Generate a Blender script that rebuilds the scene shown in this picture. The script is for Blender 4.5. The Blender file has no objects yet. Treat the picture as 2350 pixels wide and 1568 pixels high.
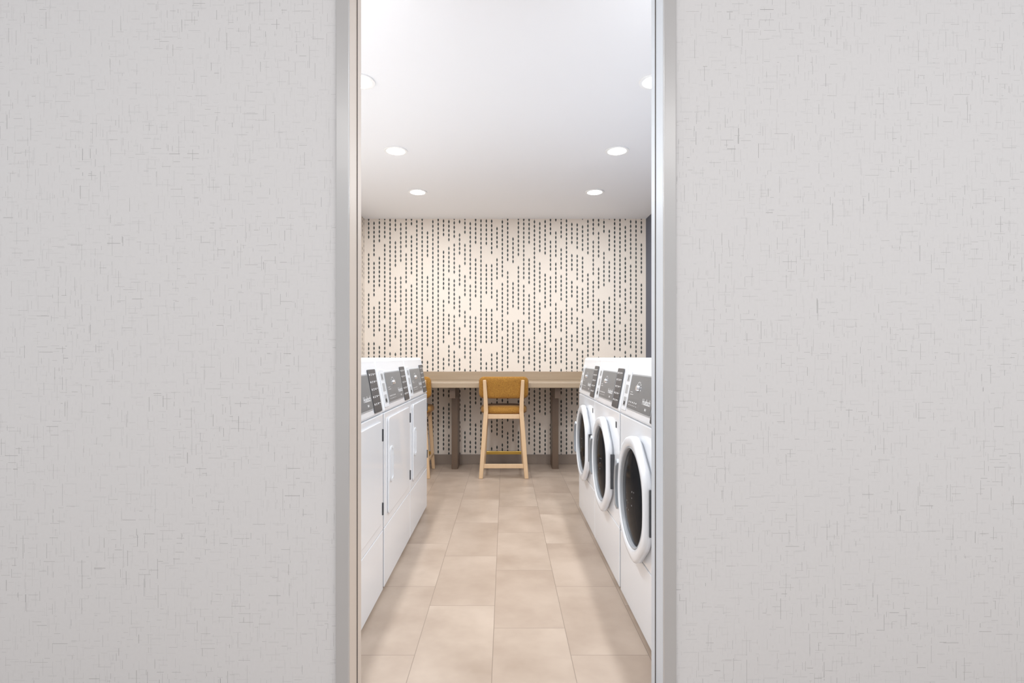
import bpy, bmesh, math
from mathutils import Vector, Matrix

scene = bpy.context.scene
COL = scene.collection
H = 1.09
scene.view_settings.view_transform = 'Standard'
scene.view_settings.look = 'None'
scene.view_settings.exposure = 0.0
scene.view_settings.gamma = 1.12

def lin(c):
    return tuple(((x/255)/12.92 if x/255 <= .04045 else ((x/255+.055)/1.055)**2.4) for x in c) + (1,)

# ---------------------------------------------------------------- node helpers
class NT:
    def __init__(s, name):
        s.m = bpy.data.materials.new(name); s.m.use_nodes = True
        s.t = s.m.node_tree; s.b = s.t.nodes['Principled BSDF']
    def node(s, typ, **kw):
        n = s.t.nodes.new(typ)
        for k, v in kw.items(): setattr(n, k, v)
        return n
    def link(s, a, b): s.t.links.new(a, b)
    def put(s, sock, v):
        if isinstance(v, bpy.types.NodeSocket): s.link(v, sock)
        else: sock.default_value = v
    def math(s, op, a, b=0.0, c=None):
        n = s.node('ShaderNodeMath', operation=op)
        s.put(n.inputs[0], a); s.put(n.inputs[1], b)
        if c is not None: s.put(n.inputs[2], c)
        return n.outputs[0]
    def pos(s):
        n = s.node('ShaderNodeTexCoord'); x = s.node('ShaderNodeSeparateXYZ')
        s.link(n.outputs['Object'], x.inputs[0]); return n.outputs['Object'], x.outputs
    def wn(s, a, b, c):
        k = s.node('ShaderNodeCombineXYZ')
        s.put(k.inputs[0], a); s.put(k.inputs[1], b); s.put(k.inputs[2], c)
        w = s.node('ShaderNodeTexWhiteNoise', noise_dimensions='3D')
        s.link(k.outputs[0], w.inputs[0])
        q = s.node('ShaderNodeSeparateColor'); s.link(w.outputs['Color'], q.inputs[0])
        return q.outputs[0], q.outputs[1], q.outputs[2]
    def mix(s, f, a, b):
        n = s.node('ShaderNodeMix', data_type='RGBA')
        s.put(n.inputs[0], f); s.put(n.inputs[6], a); s.put(n.inputs[7], b)
        return n.outputs[2]
    def noise(s, vec, scale, detail=3, rough=.5):
        n = s.node('ShaderNodeTexNoise'); s.link(vec, n.inputs['Vector'])
        n.inputs['Scale'].default_value = scale; n.inputs['Detail'].default_value = detail
        n.inputs['Roughness'].default_value = rough
        return n.outputs['Fac']
    def bump(s, h, st=.2, d=.002):
        n = s.node('ShaderNodeBump'); n.inputs['Strength'].default_value = st
        n.inputs['Distance'].default_value = d
        s.link(h, n.inputs['Height']); s.link(n.outputs[0], s.b.inputs['Normal'])

def simple(name, rgb, rough=.5, metal=0., var=.03, scale=12, bump=0.0, bscale=200, coat=0.):
    k = NT(name); p, _ = k.pos()
    c = lin(rgb)
    f = k.noise(p, scale, 3)
    lo = tuple(x*(1-var) for x in c[:3])+(1,); hi = tuple(min(1, x*(1+var)) for x in c[:3])+(1,)
    k.link(k.mix(f, lo, hi), k.b.inputs['Base Color'])
    k.b.inputs['Roughness'].default_value = rough; k.b.inputs['Metallic'].default_value = metal
    k.b.inputs['Coat Weight'].default_value = coat
    if bump: k.bump(k.noise(p, bscale, 2), bump, .001)
    return k.m

def wallpaper_dash():
    k = NT('grey_textured_wallcovering'); p, xyz = k.pos()
    u, v = xyz[0], xyz[2]
    total = None; relief = None
    def layer(a, b, su, sv, thr, w, seed):
        A = k.math('MULTIPLY', a, su); B = k.math('MULTIPLY', b, sv)
        rowoff = k.wn(k.math('FLOOR', A), seed, 3.3)[0]
        B = k.math('ADD', B, rowoff)
        ca = k.math('FLOOR', A); cb = k.math('FLOOR', B)
        r, g, bl = k.wn(ca, cb, seed)
        r2, g2, b2 = k.wn(ca, cb, seed+.5)
        pres = k.math('GREATER_THAN', r, thr)
        ps = k.math('MULTIPLY_ADD', g, .7, .15)
        d = k.math('ABSOLUTE', k.math('SUBTRACT', k.math('FRACT', A), ps))
        on = k.math('LESS_THAN', d, k.math('MULTIPLY_ADD', b2, w*su*.6, w*su*.45))
        d2 = k.math('ABSOLUTE', k.math('SUBTRACT', k.math('FRACT', B), .5))
        on2 = k.math('LESS_THAN', d2, k.math('MULTIPLY_ADD', bl, .35, .08))
        m = k.math('MULTIPLY', k.math('MULTIPLY', on, on2), pres)
        return k.math('MULTIPLY', m, k.math('MULTIPLY_ADD', k.math('MULTIPLY', r2, r2), .8, .2)), m
    specs = [(u, v, 36, 17, .38, .0008, 1), (u, v, 52, 30, .48, .0006, 2), (u, v, 20, 12, .5, .0008, 3),
             (v, u, 36, 18, .6, .0008, 4), (v, u, 52, 30, .64, .0006, 5)]
    for sp in specs:
        m, _ = layer(*sp)
        total = m if total is None else k.math('MAXIMUM', total, m)
    for sp in [(u, v, 24, 18, .45, .0022, 11), (v, u, 26, 20, .5, .0022, 12)]:
        _, m = layer(*sp)
        relief = m if relief is None else k.math('MAXIMUM', relief, m)
    patch = k.noise(p, 5, 3)
    fade = k.math('MULTIPLY_ADD', patch, 1.8, -.35)
    fac = k.math('MULTIPLY', total, k.math('MULTIPLY', k.math('MAXIMUM', k.math('MINIMUM', fade, 1.0), .15), .78))
    base = k.mix(k.noise(p, 90, 3), lin((212, 211, 212)), lin((218, 217, 218)))
    base = k.mix(k.math('MULTIPLY', relief, .20), base, lin((180, 180, 181)))
    k.link(k.mix(fac, base, lin((74, 74, 76))), k.b.inputs['Base Color'])
    k.b.inputs['Roughness'].default_value = .7
    k.bump(relief, .12, .001)
    return k.m

def wallpaper_beads(axis):
    k = NT('cream_bead_strand_wallpaper_%s' % 'xyz'[axis]); p, xyz = k.pos()
    pu, pv = .0545, .0455
    A = k.math('DIVIDE', xyz[axis], pu)
    ca = k.math('FLOOR', k.math('ADD', A, 100.0)); fa = k.math('SUBTRACT', k.math('FRACT', k.math('ADD', A, 100.0)), .5)
    r, g, b = k.wn(ca, 1.5, 7.0)
    B = k.math('ADD', k.math('DIVIDE', xyz[2], pv), k.math('MULTIPLY', r, 30.0))
    cb = k.math('FLOOR', B); fb = k.math('SUBTRACT', k.math('FRACT', B), .5)
    period = k.math('FLOOR', k.math('MULTIPLY_ADD', g, 7.0, 6.0))
    q = k.math('DIVIDE', cb, period)
    ph = k.math('MULTIPLY', k.math('FRACT', k.math('ADD', q, .001)), period)
    r2, g2, b2 = k.wn(ca, k.math('FLOOR', k.math('ADD', q, .001)), 2.0)
    duty = k.math('ADD', k.math('MULTIPLY_ADD', b, .38, .52), k.math('MULTIPLY', r2, .12))
    ln = k.math('MULTIPLY', period, duty)
    on = k.math('LESS_THAN', ph, ln)
    y2 = k.math('MULTIPLY', k.math('ABSOLUTE', fb), 2.0)
    hw = k.math('MULTIPLY', k.math('SUBTRACT', 1.0, k.math('POWER', k.math('DIVIDE', y2, .92), 1.7)), .15)
    hw = k.math('MAXIMUM', hw, .012)
    leaf = k.math('LESS_THAN', k.math('ABSOLUTE', fa), hw)
    m = k.math('MULTIPLY', on, leaf)
    ink = k.mix(b2, lin((40, 46, 46)), lin((60, 64, 62)))
    bg = k.mix(k.noise(p, 60, 2), lin((227, 214, 200)), lin((231, 219, 207)))
    k.link(k.mix(m, bg, ink), k.b.inputs['Base Color'])
    k.b.inputs['Roughness'].default_value = .65
    return k.m

def tiles():
    k = NT('beige_porcelain_tile'); p, xyz = k.pos()
    tw, tl = .2855, .585
    A = k.math('ADD', k.math('DIVIDE', k.math('ADD', xyz[0], .045), tw), 40.0)
    ca = k.math('FLOOR', A); fa = k.math('FRACT', A)
    B = k.math('DIVIDE', k.math('ADD', k.math('SUBTRACT', xyz[1], 2.15), k.math('MULTIPLY', k.math('SUBTRACT', ca, 40.0), tl/3)), tl)
    B = k.math('ADD', B, 40.0)
    cb = k.math('FLOOR', B); fb = k.math('FRACT', B)
    ea = k.math('MULTIPLY', k.math('MINIMUM', fa, k.math('SUBTRACT', 1.0, fa)), tw)
    eb = k.math('MULTIPLY', k.math('MINIMUM', fb, k.math('SUBTRACT', 1.0, fb)), tl)
    e = k.math('MINIMUM', ea, eb)
    gr = k.math('LESS_THAN', e, .0012)
    r, g, b = k.wn(ca, cb, 4.0)
    off = k.node('ShaderNodeCombineXYZ'); k.link(k.math('MULTIPLY', r, 20.0), off.inputs[0]); k.link(k.math('MULTIPLY', g, 20.0), off.inputs[1])
    ad = k.node('ShaderNodeVectorMath', operation='ADD'); k.link(p, ad.inputs[0]); k.link(off.outputs[0], ad.inputs[1])
    n1 = k.noise(ad.outputs[0], 3.0, 4, .55)
    mr = k.node('ShaderNodeMapRange'); k.link(n1, mr.inputs[0]); mr.inputs[1].default_value = .32; mr.inputs[2].default_value = .68
    c = k.mix(mr.outputs[0], lin((156, 136, 119)), lin((186, 167, 150)))
    c = k.mix(k.math('MULTIPLY', b, .3), c, lin((156, 134, 117)))
    c = k.mix(gr, c, lin((126, 109, 95)))
    k.link(c, k.b.inputs['Base Color'])
    k.b.inputs['Roughness'].default_value = .34
    k.bump(k.math('SUBTRACT', 1.0, gr), .3, .001)
    return k.m

def wood(name, c1, c2, axis_scale=(40, 40, 3), rough=.45):
    k = NT(name); p, _ = k.pos()
    mp = k.node('ShaderNodeMapping'); mp.inputs['Scale'].default_value = axis_scale
    k.link(p, mp.inputs[0])
    f = k.noise(mp.outputs[0], 1.0, 5, .6)
    k.link(k.mix(f, lin(c1), lin(c2)), k.b.inputs['Base Color'])
    k.b.inputs['Roughness'].default_value = rough
    return k.m

def fabric(name, c1, c2):
    k = NT(name); p, _ = k.pos()
    f = k.noise(p, 130, 4, .7); g = k.noise(p, 14, 2)
    mr = k.node('ShaderNodeMapRange'); k.link(f, mr.inputs[0]); mr.inputs[1].default_value = .35; mr.inputs[2].default_value = .65
    c = k.mix(mr.outputs[0], lin(c1), lin(c2)); c = k.mix(k.math('MULTIPLY', g, .3), c, lin(c1))
    k.link(c, k.b.inputs['Base Color']); k.b.inputs['Roughness'].default_value = .9
    k.b.inputs['Sheen Weight'].default_value = .1
    k.bump(f, .5, .001)
    return k.m

def emis(name, rgb, st):
    k = NT(name); k.b.inputs['Emission Color'].default_value = rgb+(1,)
    k.b.inputs['Emission Strength'].default_value = st
    k.b.inputs['Base Color'].default_value = (1, 1, 1, 1)
    return k.m

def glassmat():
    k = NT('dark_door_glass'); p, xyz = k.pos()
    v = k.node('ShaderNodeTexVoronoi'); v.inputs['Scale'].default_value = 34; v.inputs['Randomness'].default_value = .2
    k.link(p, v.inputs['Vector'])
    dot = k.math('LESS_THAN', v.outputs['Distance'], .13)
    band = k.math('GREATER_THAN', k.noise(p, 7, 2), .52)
    f = k.math('MULTIPLY', dot, band)  # pale dots paint drum perforations and their glint into the opaque glass colour
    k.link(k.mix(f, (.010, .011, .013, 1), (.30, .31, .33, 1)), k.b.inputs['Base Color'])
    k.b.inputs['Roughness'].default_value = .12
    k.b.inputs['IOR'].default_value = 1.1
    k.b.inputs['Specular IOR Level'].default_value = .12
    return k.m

M = {}
M['wc'] = wallpaper_dash()
M['beadx'] = wallpaper_beads(0); M['beady'] = wallpaper_beads(1)
M['tile'] = tiles()
M['ceil'] = simple('white_ceiling_paint', (243, 244, 247), .8, var=.005, scale=2)
M['navy'] = simple('slate_wall_paint', (74, 79, 94), .6, var=.03)
M['frame'] = simple('grey_door_frame_paint', (182, 181, 181), .3, metal=.15, var=.03, scale=8, coat=.1)
M['stop'] = simple('beige_jamb_paint', (208, 194, 182), .4, var=.03)
M['jamb'] = simple('pale_grey_jamb_paint', (206, 213, 222), .35, var=.03)
M['seal'] = simple('dark_gasket_rubber', (84, 76, 72), .7)
M['enamel'] = simple('white_appliance_enamel', (240, 243, 248), .22, var=.01, scale=3, coat=.3)
M['enamel2'] = simple('white_appliance_plastic', (227, 230, 235), .35, var=.01)
M['panel'] = simple('grey_control_panel', (104, 107, 110), .35, var=.05)
M['panel_edge'] = simple('light_grey_panel_border', (168, 170, 173), .4)
M['strip'] = simple('charcoal_instruction_strip', (60, 62, 66), .4)
M['ink'] = simple('white_ink', (225, 226, 228), .5)
M['slot'] = simple('dark_slot', (40, 41, 44), .6)
M['greyring'] = simple('grey_door_ring', (165, 170, 177), .3, var=.04)
M['handle'] = simple('silver_grey_handle', (158, 164, 171), .3, metal=.3)
M['hinge'] = simple('dark_hinge_metal', (74, 76, 80), .4, metal=.6)
M['chrome'] = simple('chrome', (215, 216, 220), .12, metal=1.)
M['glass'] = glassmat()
M['feet'] = simple('black_rubber_foot', (45, 44, 44), .7)
M['counter'] = wood('taupe_laminate_counter', (152, 130, 105), (168, 147, 122), (3, 30, 30), .3)
M['support'] = wood('brown_laminate_support', (86, 67, 53), (103, 83, 67), (30, 30, 3), .4)
M['base'] = simple('taupe_tile_base', (134, 118, 106), .4, var=.08, scale=8)
M['beech'] = wood('pale_beech_wood', (204, 166, 126), (220, 187, 148), (60, 60, 4), .4)
M['mustard'] = fabric('mustard_woven_upholstery', (126, 80, 16), (176, 123, 38))
M['brass'] = simple('brass_footrest', (190, 152, 72), .3, metal=.9)
M['trimw'] = simple('white_downlight_trim', (240, 240, 240), .4)
M['lens'] = emis('downlight_lens', (1, .99, .98), 14.0)

# ---------------------------------------------------------------- mesh helpers
def obj(name, bm, mat, parent=None, bevel=0, seg=2, smooth=False, label=None, category=None, kind=None, group=None):
    bmesh.ops.recalc_face_normals(bm, faces=[f for f in bm.faces if f.material_index == 0])
    me = bpy.data.meshes.new(name); bm.to_mesh(me); bm.free()
    mats = mat if isinstance(mat, (list, tuple)) else [mat]
    for m_ in mats: me.materials.append(m_)
    if smooth:
        for p in me.polygons: p.use_smooth = True
    o = bpy.data.objects.new(name, me); COL.objects.link(o)
    if bevel:
        b = o.modifiers.new('bevel', 'BEVEL'); b.width = bevel; b.segments = seg; b.limit_method = 'ANGLE'; b.angle_limit = math.radians(40)
    if parent: o.parent = parent
    for kx, vx in (('label', label), ('category', category), ('kind', kind), ('group', group)):
        if vx: o[kx] = vx
    return o

def box(bm, x0, x1, y0, y1, z0, z1):
    vs = [bm.verts.new(c) for c in ((x0,y0,z0),(x1,y0,z0),(x1,y1,z0),(x0,y1,z0),(x0,y0,z1),(x1,y0,z1),(x1,y1,z1),(x0,y1,z1))]
    for f in ((0,3,2,1),(4,5,6,7),(0,1,5,4),(1,2,6,5),(2,3,7,6),(3,0,4,7)):
        bm.faces.new([vs[i] for i in f])
    return vs

def boxobj(name, dims, mat, **kw):
    bm = bmesh.new(); box(bm, *dims); return obj(name, bm, mat, **kw)

def prism(bm, pts2, fn, a, b):
    A = [bm.verts.new(fn(p[0], p[1], a)) for p in pts2]; B = [bm.verts.new(fn(p[0], p[1], b)) for p in pts2]
    n = len(pts2)
    bm.faces.new(A); bm.faces.new(B[::-1])
    for i in range(n):
        j = (i+1) % n; bm.faces.new((A[i], A[j], B[j], B[i]))

def rrect(x0, x1, z0, z1, r, n=5):
    out = []
    for cx, cz, a0 in ((x1-r, z0+r, -90), (x1-r, z1-r, 0), (x0+r, z1-r, 90), (x0+r, z0+r, 180)):
        for i in range(n+1):
            a = math.radians(a0+90*i/n); out.append((cx+r*math.cos(a), cz+r*math.sin(a)))
    return out

def beam(bm, p0, p1, w0, d0, w1=None, d1=None):
    w1 = w0 if w1 is None else w1; d1 = d0 if d1 is None else d1
    p0, p1 = Vector(p0), Vector(p1)
    rings = []
    for p, w, d in ((p0, w0, d0), (p1, w1, d1)):
        rings.append([bm.verts.new(p+Vector(c)) for c in ((-w/2,-d/2,0),(w/2,-d/2,0),(w/2,d/2,0),(-w/2,d/2,0))])
    a, b = rings
    bm.faces.new(a[::-1]); bm.faces.new(b)
    for i in range(4):
        j = (i+1) % 4; bm.faces.new((a[i], a[j], b[j], b[i]))

def cyl(bm, c, axis, r, h, n=24, r2=None):
    axis = Vector(axis).normalized(); q = axis.to_track_quat('Z', 'Y')
    bmesh.ops.create_cone(bm, cap_ends=True, segments=n, radius1=r, radius2=r if r2 is None else r2, depth=h,
        matrix=Matrix.Translation(Vector(c)) @ q.to_matrix().to_4x4())

def ring(bm, c, r_in, r_out, z0, z1, n=40):
    rows = []
    for r, z in ((r_in, z0), (r_out, z0), (r_out, z1), (r_in, z1)):
        rows.append([bm.verts.new((c[0]+r*math.cos(2*math.pi*i/n), c[1]+r*math.sin(2*math.pi*i/n), c[2]+z)) for i in range(n)])
    for a in range(4):
        A, B = rows[a], rows[(a+1) % 4]
        for i in range(n):
            j = (i+1) % n; bm.faces.new((A[i], A[j], B[j], B[i]))

# ---------------------------------------------------------------- room shell
YW0, YW1, YB = 1.60, 1.72, 5.45
XL, XR = -1.432, 1.436
CZ = 2.50
OL, OR = -.464, .472     # door opening
FL, FR = -.503, .509     # outer edge of the frame face
OT = 2.32
boxobj('floor', (-3, 3, -2.0, YB+.1, -.1, 0), M['tile'], kind='structure')
boxobj('ceiling', (XL-.1, XR+.1, YW1, YB+.1, CZ, CZ+.1), M['ceil'], kind='structure')
boxobj('wall_back', (XL-.1, XR+.1, YB, YB+.1, 0, CZ), M['beadx'], kind='structure')
boxobj('wall_left', (XL-.1, XL, YW1, YB, 0, CZ), M['beady'], kind='structure')
boxobj('wall_right', (XR, XR+.1, YW1, YB, 0, CZ), M['navy'], kind='structure')
bm = bmesh.new()
box(bm, -3, OL-.012, YW0, YW1, 0, 2.8); box(bm, OR+.012, 3, YW0, YW1, 0, 2.8); box(bm, OL-.012, OR+.012, YW0, YW1, OT+.012, 2.8)
obj('wall_front', bm, M['wc'], kind='structure')
boxobj('ceiling.001', (-3, 3, -2.0, YW0, 2.8, 2.9), M['ceil'], kind='structure')

bm = bmesh.new()
for a, b in ((FL, OL), (OR, FR)): box(bm, a, b, YW0-.014, YW0-.001, 0, OT+.04)
box(bm, OL, OR, YW0-.014, YW0-.001, OT, OT+.04)
obj('trim_1', bm, M['frame'], kind='structure', bevel=.003)
bm = bmesh.new()
box(bm, OL-.011, OL, YW0-.001, YW1+.005, 0, OT)
box(bm, OL, OR, YW0-.001, YW1+.005, OT, OT+.011)
obj('trim_2', bm, M['stop'], kind='structure', bevel=.001)
boxobj('trim_4', (OR, OR+.011, YW0-.001, YW1+.005, 0, OT), M['jamb'], kind='structure', bevel=.001)
bm = bmesh.new()
for a, b in ((OL+.0003, OL+.0022), (OR-.0022, OR-.0003)): box(bm, a, b, YW0+.073, YW0+.077, 0, OT)
obj('trim_3', bm, M['seal'], kind='structure')

boxobj('baseboard_back', (XL+.012, XR-.012, YB-.012, YB-.0005, 0, .10), M['base'], kind='structure', bevel=.002)
boxobj('baseboard_left', (XL+.0005, XL+.012, YW1+.02, YB-.001, 0, .10), M['base'], kind='structure', bevel=.002)
boxobj('baseboard_right', (XR-.012, XR-.0005, YW1+.02, YB-.001, 0, .10), M['base'], kind='structure', bevel=.002)

# ---------------------------------------------------------------- counter
ct = boxobj('countertop', (XL+.003, XR-.003, 4.90, YB-.003, .808, .856), M['counter'], bevel=.004,
    label='long taupe laminate wall-to-wall worktop against patterned wallpaper', category='countertop')
boxobj('backsplash', (XL+.003, XR-.003, YB-.022, YB-.003, .856, .945), M['counter'], parent=ct, bevel=.003)
def support(x):
    root = bpy.data.objects.new('counter_support', None); COL.objects.link(root)
    root.location = (x, 5.3, 0)
    root['label'] = 'brown laminate upright with bracket arm under the worktop'; root['category'] = 'support'
    root['group'] = 'supports under the worktop'
    boxobj('post', (-.03, .03, -.10, .135, 0, .705), M['support'], parent=root, bevel=.002)
    boxobj('bracket_arm', (-.027, .027, -.33, .135, .707, .806), M['support'], parent=root, bevel=.002)
support(-.49); support(.49)

# ---------------------------------------------------------------- stools
def make_stool(loc):
    root = bpy.data.objects.new('counter_stool', None); COL.objects.link(root)
    yr, yf = -.20, .19
    for s in (-1, 1):
        bm = bmesh.new()
        path = [(s*.205, yr-.02, 0, .036, .036), (s*.180, yr+.008, .34, .040, .042), (s*.160, yr+.02, .60, .040, .046), (s*.164, yr+.004, .72, .036, .032), (s*.172, yr-.020, .885, .030, .022)]
        prev = None
        for (x, y, z, w, d) in path:
            rg = [bm.verts.new((x+a*w/2, y+b*d/2, z)) for a, b in ((-1,-1),(1,-1),(1,1),(-1,1))]
            if prev:
                for i in range(4): bm.faces.new((prev[i], prev[(i+1)%4], rg[(i+1)%4], rg[i]))
            else: bm.faces.new(rg)
            prev = rg
        bm.faces.new(prev)
        obj('leg', bm, M['beech'], parent=root, bevel=.006, seg=3)
        bm = bmesh.new(); beam(bm, (s*.195, yf+.02, 0), (s*.165, yf-.03, .572), .030, .032, .038, .042)
        obj('leg', bm, M['beech'], parent=root, bevel=.006, seg=3)
        bm = bmesh.new()
        box(bm, s*.193-.009, s*.193+.009, yr+.012, yf+.005, .135, .163)
        obj('stretcher', bm, M['beech'], parent=root, bevel=.004)
    bm = bmesh.new(); box(bm, -.184, .184, yr-.018, yr+.004, .090, .128); obj('stretcher', bm, M['beech'], parent=root, bevel=.004)
    bm = bmesh.new(); box(bm, -.176, .176, yf+.002, yf+.026, .140, .172); obj('footrest', bm, M['brass'], parent=root, bevel=.004, label='brass-capped footrest bar')
    for dims in ((-.145, .145, yr+.012, yr+.034, .532, .573), (-.15, .15, yf-.04, yf-.018, .535, .572), (-.176, -.152, yr+.05, yf-.05, .535, .572), (.152, .176, yr+.05, yf-.05, .535, .572)):
        boxobj('seat_rail', dims, M['beech'], parent=root, bevel=.004)
    out = []
    n = 48
    for i in range(n):
        a = 2*math.pi*i/n
        c, s_ = math.cos(a), math.sin(a)
        x = .218*math.copysign(abs(c)**.55, c); y = .205*math.copysign(abs(s_)**.62, s_)
        out.append((x*(1.0+.03*y/.2), y+.02))
    bm = bmesh.new(); rows = []
    for sc, z in ((.0, .576), (.93, .576), (.985, .583), (1.0, .600), (.985, .620), (.93, .634), (.7, .643), (.35, .646), (0, .646)):
        if sc == 0: rows.append([bm.verts.new((0, 0, z))])
        else: rows.append([bm.verts.new((x*sc, y*sc, z)) for x, y in out])
    for A, B in zip(rows, rows[1:]):
        for i in range(n):
            j = (i+1) % n
            if len(A) == 1: bm.faces.new((A[0], B[j], B[i]))
            elif len(B) == 1: bm.faces.new((A[i], A[j], B[0]))
            else: bm.faces.new((A[i], A[j], B[j], B[i]))
    obj('seat', bm, M['mustard'], parent=root, smooth=True)
    bm = bmesh.new(); W, Z0, Z1, T = .226, .715, .915, .040
    ol = rrect(-W, W, Z0, Z1, .045, 7)
    dense = []
    for i in range(len(ol)):
        p, q = ol[i], ol[(i+1) % len(ol)]
        L = math.hypot(q[0]-p[0], q[1]-p[1]); m = max(1, int(L/.03))
        for t in range(m): dense.append((p[0]+(q[0]-p[0])*t/m, p[1]+(q[1]-p[1])*t/m))
    cz = (Z0+Z1)/2; n = len(dense); rows = []
    def bp(x, z, off):
        return (x, yr+.024 + .032*((x/W)**2) - (z-.72)*.15 + off, z)
    prof = [(0.02, -T*.5), (.5, -T*.5), (.85, -T*.48), (.96, -T*.34), (1.0, 0), (.96, T*.34), (.85, T*.48), (.5, T*.5), (.02, T*.5)]
    for sc, off in prof:
        r = []
        for x, z in dense:
            xx = x*sc if sc < .8 else x - math.copysign((1-sc)*.12, x)*min(1, abs(x)/.05)
            zz = cz+(z-cz)*(sc if sc < .8 else 1) - (0 if sc < .8 else math.copysign((1-sc)*.12, z-cz)*min(1, abs(z-cz)/.03))
            r.append(bm.verts.new(bp(xx, zz, off)))
        rows.append(r)
    for A, B in zip(rows, rows[1:]):
        for i in range(n): j = (i+1) % n; bm.faces.new((A[i], A[j], B[j], B[i]))
    bm.faces.new(rows[0]); bm.faces.new(rows[-1])
    obj('backrest', bm, M['mustard'], parent=root, smooth=True)
    root.location = loc
    return root

def copy_tree(root, loc, rot=0.0):
    new = root.copy(); COL.objects.link(new); new.location = loc; new.rotation_euler = (0, 0, rot)
    def rec(src, dst):
        for ch in src.children:
            c = ch.copy(); COL.objects.link(c); c.parent = dst; c.matrix_parent_inverse = ch.matrix_parent_inverse.copy()
            rec(ch, c)
    rec(root, new)
    return new

st = make_stool((-.012, 5.02, 0))
st['label'] = 'counter stool with mustard upholstery and pale wood legs facing worktop'; st['category'] = 'stool'; st['group'] = 'mustard stools at the worktop'
st2 = copy_tree(st, (-.895, 5.02, 0))
st2['label'] = 'mustard upholstered counter stool partly tucked beside a dryer'

# ---------------------------------------------------------------- machines
W = .685; HW = W/2; FX = .375; TOP = 1.087; Z0 = .012; ZC = .832
P0 = Vector((FX+.001, 0, .842)); P1 = Vector((FX-.040, 0, 1.062))
UP = (P1-P0).normalized(); NRM = Vector((UP.z, 0, -UP.x)); LEN = (P1-P0).length
def cf(s, t, h):
    p = P0 + UP*t + NRM*h
    return (p.x, -HW+s, p.z)
def cplate(bm, s0, s1, t0, t1, h0, h1, r=.004):
    prism(bm, rrect(s0, s1, t0, t1, r, 4), lambda p, q, h: cf(p, q, h), h0, h1)

def text_bm(bm, body, size, s, t, h):
    cu = bpy.data.curves.new('t', 'FONT'); cu.body = body; cu.size = size; cu.resolution_u = 3; cu.offset = size*.02
    o = bpy.data.objects.new('t', cu); COL.objects.link(o)
    dg = bpy.context.evaluated_depsgraph_get(); me = bpy.data.meshes.new_from_object(o.evaluated_get(dg))
    idx = {}
    for v in me.vertices: idx[v.index] = bm.verts.new(cf(s+v.co.x, t+v.co.y, h))
    for p in me.polygons:
        try: bm.faces.new([idx[i] for i in p.vertices])
        except ValueError: pass
    bpy.data.objects.remove(o); bpy.data.meshes.remove(me); bpy.data.curves.remove(cu)

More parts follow.
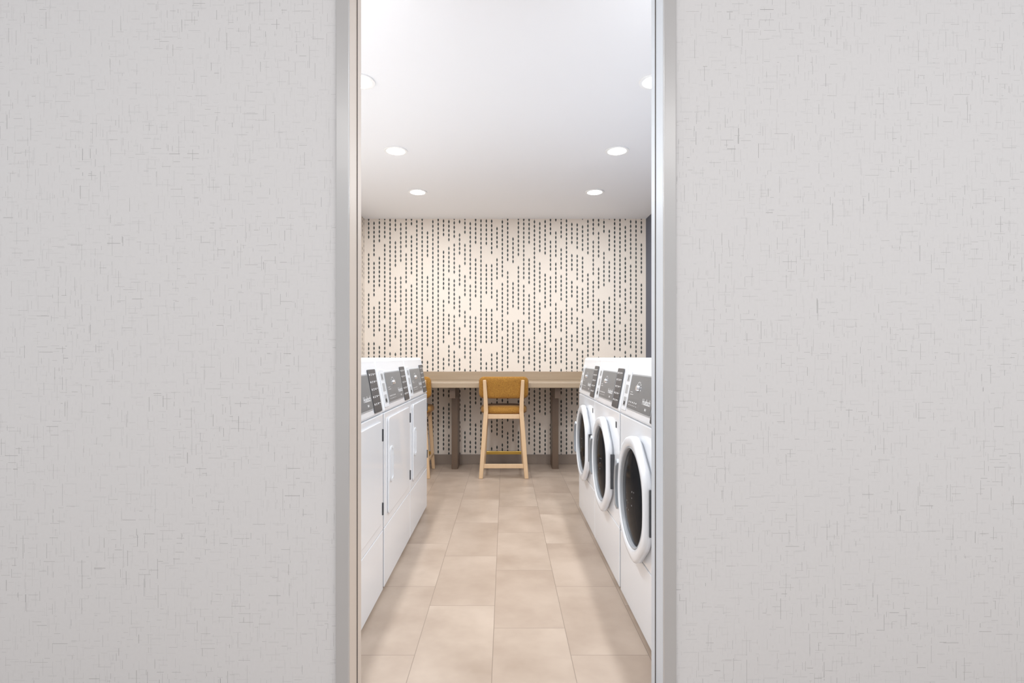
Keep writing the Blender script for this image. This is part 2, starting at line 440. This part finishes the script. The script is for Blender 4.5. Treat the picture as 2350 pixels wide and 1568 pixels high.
def base_machine(name, group):
    root = bpy.data.objects.new(name, None); COL.objects.link(root); root['group'] = group
    g = .003
    boxobj('body', (-.375, FX-.006, -HW+g, HW-g, Z0, ZC-.002), M['enamel'], parent=root, bevel=.006, seg=3)
    boxobj('lower_panel', (FX-.0055, FX, -HW+g, HW-g, Z0+.002, .288), M['enamel'], parent=root, bevel=.003, seg=2)
    prof = [(-.375, ZC), (FX-.003, ZC), (FX, ZC+.004), (P0.x, P0.z), (P1.x, P1.z)]
    for i in range(1, 7):
        a = math.radians(5+ 85*i/6); prof.append((P1.x-.022+.022*math.cos(a), P1.z+ (TOP-P1.z)*math.sin(a)))
    prof.append((-.375, TOP))
    bm = bmesh.new(); prism(bm, prof, lambda p, q, t: (p, t, q), -HW+g, HW-g)
    con = obj('console', bm, M['enamel'], parent=root, bevel=.005, seg=3)
    bm = bmesh.new(); cplate(bm, .118, .508, .022, .178, .0002, .003, .008)
    obj('panel_border', bm, M['panel_edge'], parent=con, bevel=.001)
    def seg(s0, s1, t0, t1, h=.0049):
        vs = [bm.verts.new(cf(*c, h)) for c in ((s0, t0), (s1, t0), (s1, t1), (s0, t1))]
        bm.faces.new(vs).material_index = 1
    bm = bmesh.new(); cplate(bm, .124, .502, .028, .172, .003, .0045, .006)
    for i in range(9):
        a = math.radians(200-27*i); cx, cy = .275+.034*math.cos(a), .120+.026*math.sin(a)
        seg(cx-.004, cx+.004, cy-.0025, cy+.0025)
    for i in range(5): seg(.150+i*.030, .162+i*.030, .053, .059)
    for i in range(5): seg(.150+i*.030, .168+i*.030, .042, .0435)
    seg(.150, .205, .088, .0900); seg(.150, .190, .098, .1000)
    seg(.418, .430, .040, .049); seg(.436, .440, .040, .049)
    obj('control_panel', bm, [M['panel'], M['ink']], parent=con)
    bm = bmesh.new(); cplate(bm, .514, .650, .004, .196, .0002, .0045, .008)
    for r in range(5):
        t = .172-r*.033
        seg(.528, .542, t-.003, t+.005); seg(.556, .578, t+.002, t+.0045); seg(.556, .574, t-.0035, t-.001)
        seg(.592, .606, t-.003, t+.005); seg(.618, .638, t+.001, t+.0035)
    obj('instruction_strip', bm, [M['strip'], M['ink']], parent=con)
    bm = bmesh.new()
    text_bm(bm, 'Huebsch', .033, .368, .062, .0049)
    obj('lettering', bm, M['ink'], parent=con, label='white lettering reading Huebsch')
    bm = bmesh.new(); P = cf(.275, .120, .010)
    cyl(bm, P, NRM, .013, .012, 24, .011)
    obj('dial', bm, M['chrome'], parent=con, bevel=.001)
    bm = bmesh.new()
    cplate(bm, .020, .108, .010, .190, .0002, .003, .008)
    obj('coin_plate', bm, M['enamel2'], parent=con, bevel=.001)
    for t0, t1 in ((.140, .172), (.085, .125), (.028, .070)):
        bm = bmesh.new(); cplate(bm, .040, .090, t0, t1, .003, .0034, .005)
        obj('coin_recess', bm, M['panel_edge'], parent=con)
    bm = bmesh.new(); cplate(bm, .062, .066, .145, .167, .0035, .0042, .0015); obj('coin_slot', bm, M['slot'], parent=con)
    bm = bmesh.new(); cplate(bm, .052, .078, .034, .050, .0035, .0042, .003); obj('coin_return', bm, M['slot'], parent=con)
    for x in (-.32, .30):
        for y in (-.29, .29):
            bm = bmesh.new(); cyl(bm, (x, y, Z0/2), (0, 0, 1), .022, Z0, 16); obj('foot', bm, M['feet'], parent=root)
    return root

def make_dryer():
    root = base_machine('tumble_dryer', 'dryers in a row')
    boxobj('front_panel', (FX-.0055, FX, -HW+.003, HW-.003, .292, ZC-.004), M['enamel'], parent=root, bevel=.003)
    bm = bmesh.new(); prism(bm, rrect(-.275, .285, .335, .800, .022, 6), lambda p, q, t: (t, p, q), FX+.0005, FX+.008)
    door = obj('door', bm, M['enamel'], parent=root, bevel=.003, seg=3)
    bm = bmesh.new(); o1 = rrect(-.250, -.185, .485, .655, .020, 6); o2 = rrect(-.241, -.194, .497, .643, .014, 6)
    rows = []
    for ol, x in ((o1, FX+.008), (o1, FX+.013), (o2, FX+.013), (o2, FX+.009)):
        rows.append([bm.verts.new((x, p, q)) for p, q in ol])
    for A, B in zip(rows, rows[1:]):
        n = len(A)
        for i in range(n): j = (i+1) % n; bm.faces.new((A[i], A[j], B[j], B[i]))
    bm.faces.new(rows[-1])
    obj('handle', bm, M['enamel2'], parent=door, bevel=.001)
    for z in (.400, .735):
        bm = bmesh.new(); cyl(bm, (FX+.007, .294, z), (0, 0, 1), .0065, .055, 12)
        obj('hinge', bm, M['hinge'], parent=door)
    return root

def make_washer():
    root = base_machine('washing_machine', 'washers in a row')
    boxobj('front_panel', (FX-.0055, FX, -HW+.003, HW-.003, .292, ZC-.004), M['enamel'], parent=root, bevel=.003)
    CY, CZd = -.005, .530
    def R0(a):
        r = .241
        if math.cos(a) > 0:
            r = min(.262, .229/max(.05, math.cos(a)))
            for d in (52, -52):
                c = math.cos(a-math.radians(d))
                if c > .4: r = min(r, .238/c)
            w = max(0, 1-math.cos(a)/.3)
            r = r*(1-w)+.241*w if r > .241 else r
        return r
    def R(a):   # softened corners
        return sum(R0(a+math.radians(t)) for t in (-9, -6, -3, 0, 3, 6, 9))/7
    n = 120
    def rows_of(bm, prof):
        rows = []
        for blend, rad, x in prof:
            row = []
            for i in range(n):
                a = 2*math.pi*i/n
                rr = blend*R(a)*rad + (1-blend)*rad*.243
                row.append(bm.verts.new((x, CY+rr*math.cos(a), CZd+rr*math.sin(a))))
            rows.append(row)
        for A, B in zip(rows, rows[1:]):
            for i in range(n): j = (i+1) % n; bm.faces.new((A[i], A[j], B[j], B[i]))
        return rows
    bm = bmesh.new()
    rw = rows_of(bm, [(1, .93, FX+.001), (1, .93, FX+.008), (1, .995, FX+.011), (1, 1., FX+.026), (1, .99, FX+.032), (1, .96, FX+.037), (.8, .90, FX+.039), (.4, .85, FX+.037), (0, .825, FX+.033), (0, .82, FX+.017)])
    bm.faces.new(rw[0])
    door = obj('door', bm, M['enamel'], parent=root, smooth=True)
    bm = bmesh.new(); rows_of(bm, [(0, .818, FX+.017), (0, .818, FX+.031), (0, .806, FX+.034), (0, .79, FX+.029), (0, .783, FX+.017)])
    obj('door_ring', bm, M['greyring'], parent=door, smooth=True)
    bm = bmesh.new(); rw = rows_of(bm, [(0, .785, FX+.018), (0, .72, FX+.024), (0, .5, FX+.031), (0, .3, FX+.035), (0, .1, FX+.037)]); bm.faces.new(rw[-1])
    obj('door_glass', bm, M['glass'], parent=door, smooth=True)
    bm = bmesh.new(); rows = []
    for i in range(13):
        a = math.radians(180-27+54*i/12)
        row = []
        taper = .010 if i in (0, 12) else .016
        for dr, x in ((-.028, FX+.036), (-.028, FX+.036+taper), (.004, FX+.034+taper), (.004, FX+.020)):
            rr = .243+dr
            row.append(bm.verts.new((x, CY+rr*math.cos(a), CZd+rr*math.sin(a))))
        rows.append(row)
    for A, B in zip(rows, rows[1:]):
        for i in range(4): j = (i+1) % 4; bm.faces.new((A[i], A[j], B[j], B[i]))
    bm.faces.new(rows[0]); bm.faces.new(rows[-1])
    obj('handle', bm, M['handle'], parent=door, bevel=.003)
    boxobj('hinge', (FX+.001, FX+.020, .225, .232, CZd-.085, CZd+.085), M['hinge'], parent=door, bevel=.002)
    boxobj('warning_label', (FX+.0003, FX+.001, .255, .280, .750, .780), M['slot'], parent=root, label='small black warning label')
    return root

ys = [3.525, 2.84, 2.138]
XLc = -.565-FX; XRc = .535+FX
d = make_dryer(); d.location = (XLc, ys[0], 0)
ds = [d]+[copy_tree(d, (XLc, y, 0)) for y in ys[1:]]
for o_, l in zip(ds, ('white enamel dryer with grey control panel beside the worktop end', 'white dryer standing between two matching dryers', 'white dryer with dark door hinges standing beside the doorway')):
    o_['label'] = l; o_['category'] = 'dryer'
w = make_washer(); w.location = (XRc, ys[0], 0); w.rotation_euler = (0, 0, math.pi)
ws = [w]+[copy_tree(w, (XRc, y, 0), math.pi) for y in ys[1:]]
for o_, l in zip(ws, ('white washing machine with round dark door standing beside the worktop end', 'white washing machine with round door between two matching washers', 'white washing machine with large dark porthole door beside the doorway')):
    o_['label'] = l; o_['category'] = 'washing machine'

# ---------------------------------------------------------------- downlights
def downlight(x, y, power=12.6):
    root = bpy.data.objects.new('downlight', None); COL.objects.link(root); root.location = (x, y, CZ)
    root['label'] = 'round white recessed downlight, lit, set in the ceiling'; root['category'] = 'ceiling light'; root['group'] = 'recessed downlights in two rows'
    bm = bmesh.new(); ring(bm, (0, 0, 0), .062, .080, -.006, -.0003); obj('trim_ring', bm, M['trimw'], parent=root, bevel=.001)
    # domed diffuser, hangs slightly below the ring so it also brightens the ceiling around it
    bm = bmesh.new(); rows = []
    for i in range(7):
        a = math.radians(90*i/7); rows.append([bm.verts.new((.061*math.cos(a)*math.cos(2*math.pi*k/32), .061*math.cos(a)*math.sin(2*math.pi*k/32), -.001-.016*math.sin(a))) for k in range(32)])
    for A, B in zip(rows, rows[1:]):
        for k in range(32): j = (k+1) % 32; bm.faces.new((A[k], A[j], B[j], B[k]))
    bm.faces.new(rows[-1]); bm.faces.new(rows[0])
    obj('lens', bm, M['lens'], parent=root, smooth=True)
    L = bpy.data.lights.new('bulb', 'AREA'); L.shape = 'DISK'; L.size = .10; L.energy = power if y < 4.2 else power*.78; L.color = (.935, .972, 1.0)
    lo = bpy.data.objects.new('bulb', L); COL.objects.link(lo); lo.parent = root; lo.location = (0, 0, -.020)
for y in (1.95, 2.73, 3.65, 4.56):
    for x in (-.745, .765): downlight(x, y)

# ---------------------------------------------------------------- corridor light
def area(name, loc, rot, sx, sy, e, c=(1, 1, 1)):
    L = bpy.data.lights.new(name, 'AREA'); L.shape = 'RECTANGLE'; L.size = sx; L.size_y = sy; L.energy = e; L.color = c
    o = bpy.data.objects.new(name, L); COL.objects.link(o); o.location = loc; o.rotation_euler = rot
area('corridor_light', (.6, -.6, 2.75), (math.radians(20), 0, 0), 4.0, 1.0, 64, (1, .985, .975))
wd = bpy.data.worlds.new('world'); scene.world = wd; wd.use_nodes = True
wd.node_tree.nodes['Background'].inputs[0].default_value = (.96, .98, 1, 1)
wd.node_tree.nodes['Background'].inputs[1].default_value = .9

# ---------------------------------------------------------------- camera
cd = bpy.data.cameras.new('camera'); cam = bpy.data.objects.new('camera', cd); COL.objects.link(cam)
cam.location = (0, 0, H); cam.rotation_euler = (math.pi/2, 0, 0)
cd.sensor_width = 36; cd.lens = 1227/2350*36
cd.shift_x = (1175-1159)/2350; cd.shift_y = 36/2350
cd.clip_start = .02
scene.camera = cam
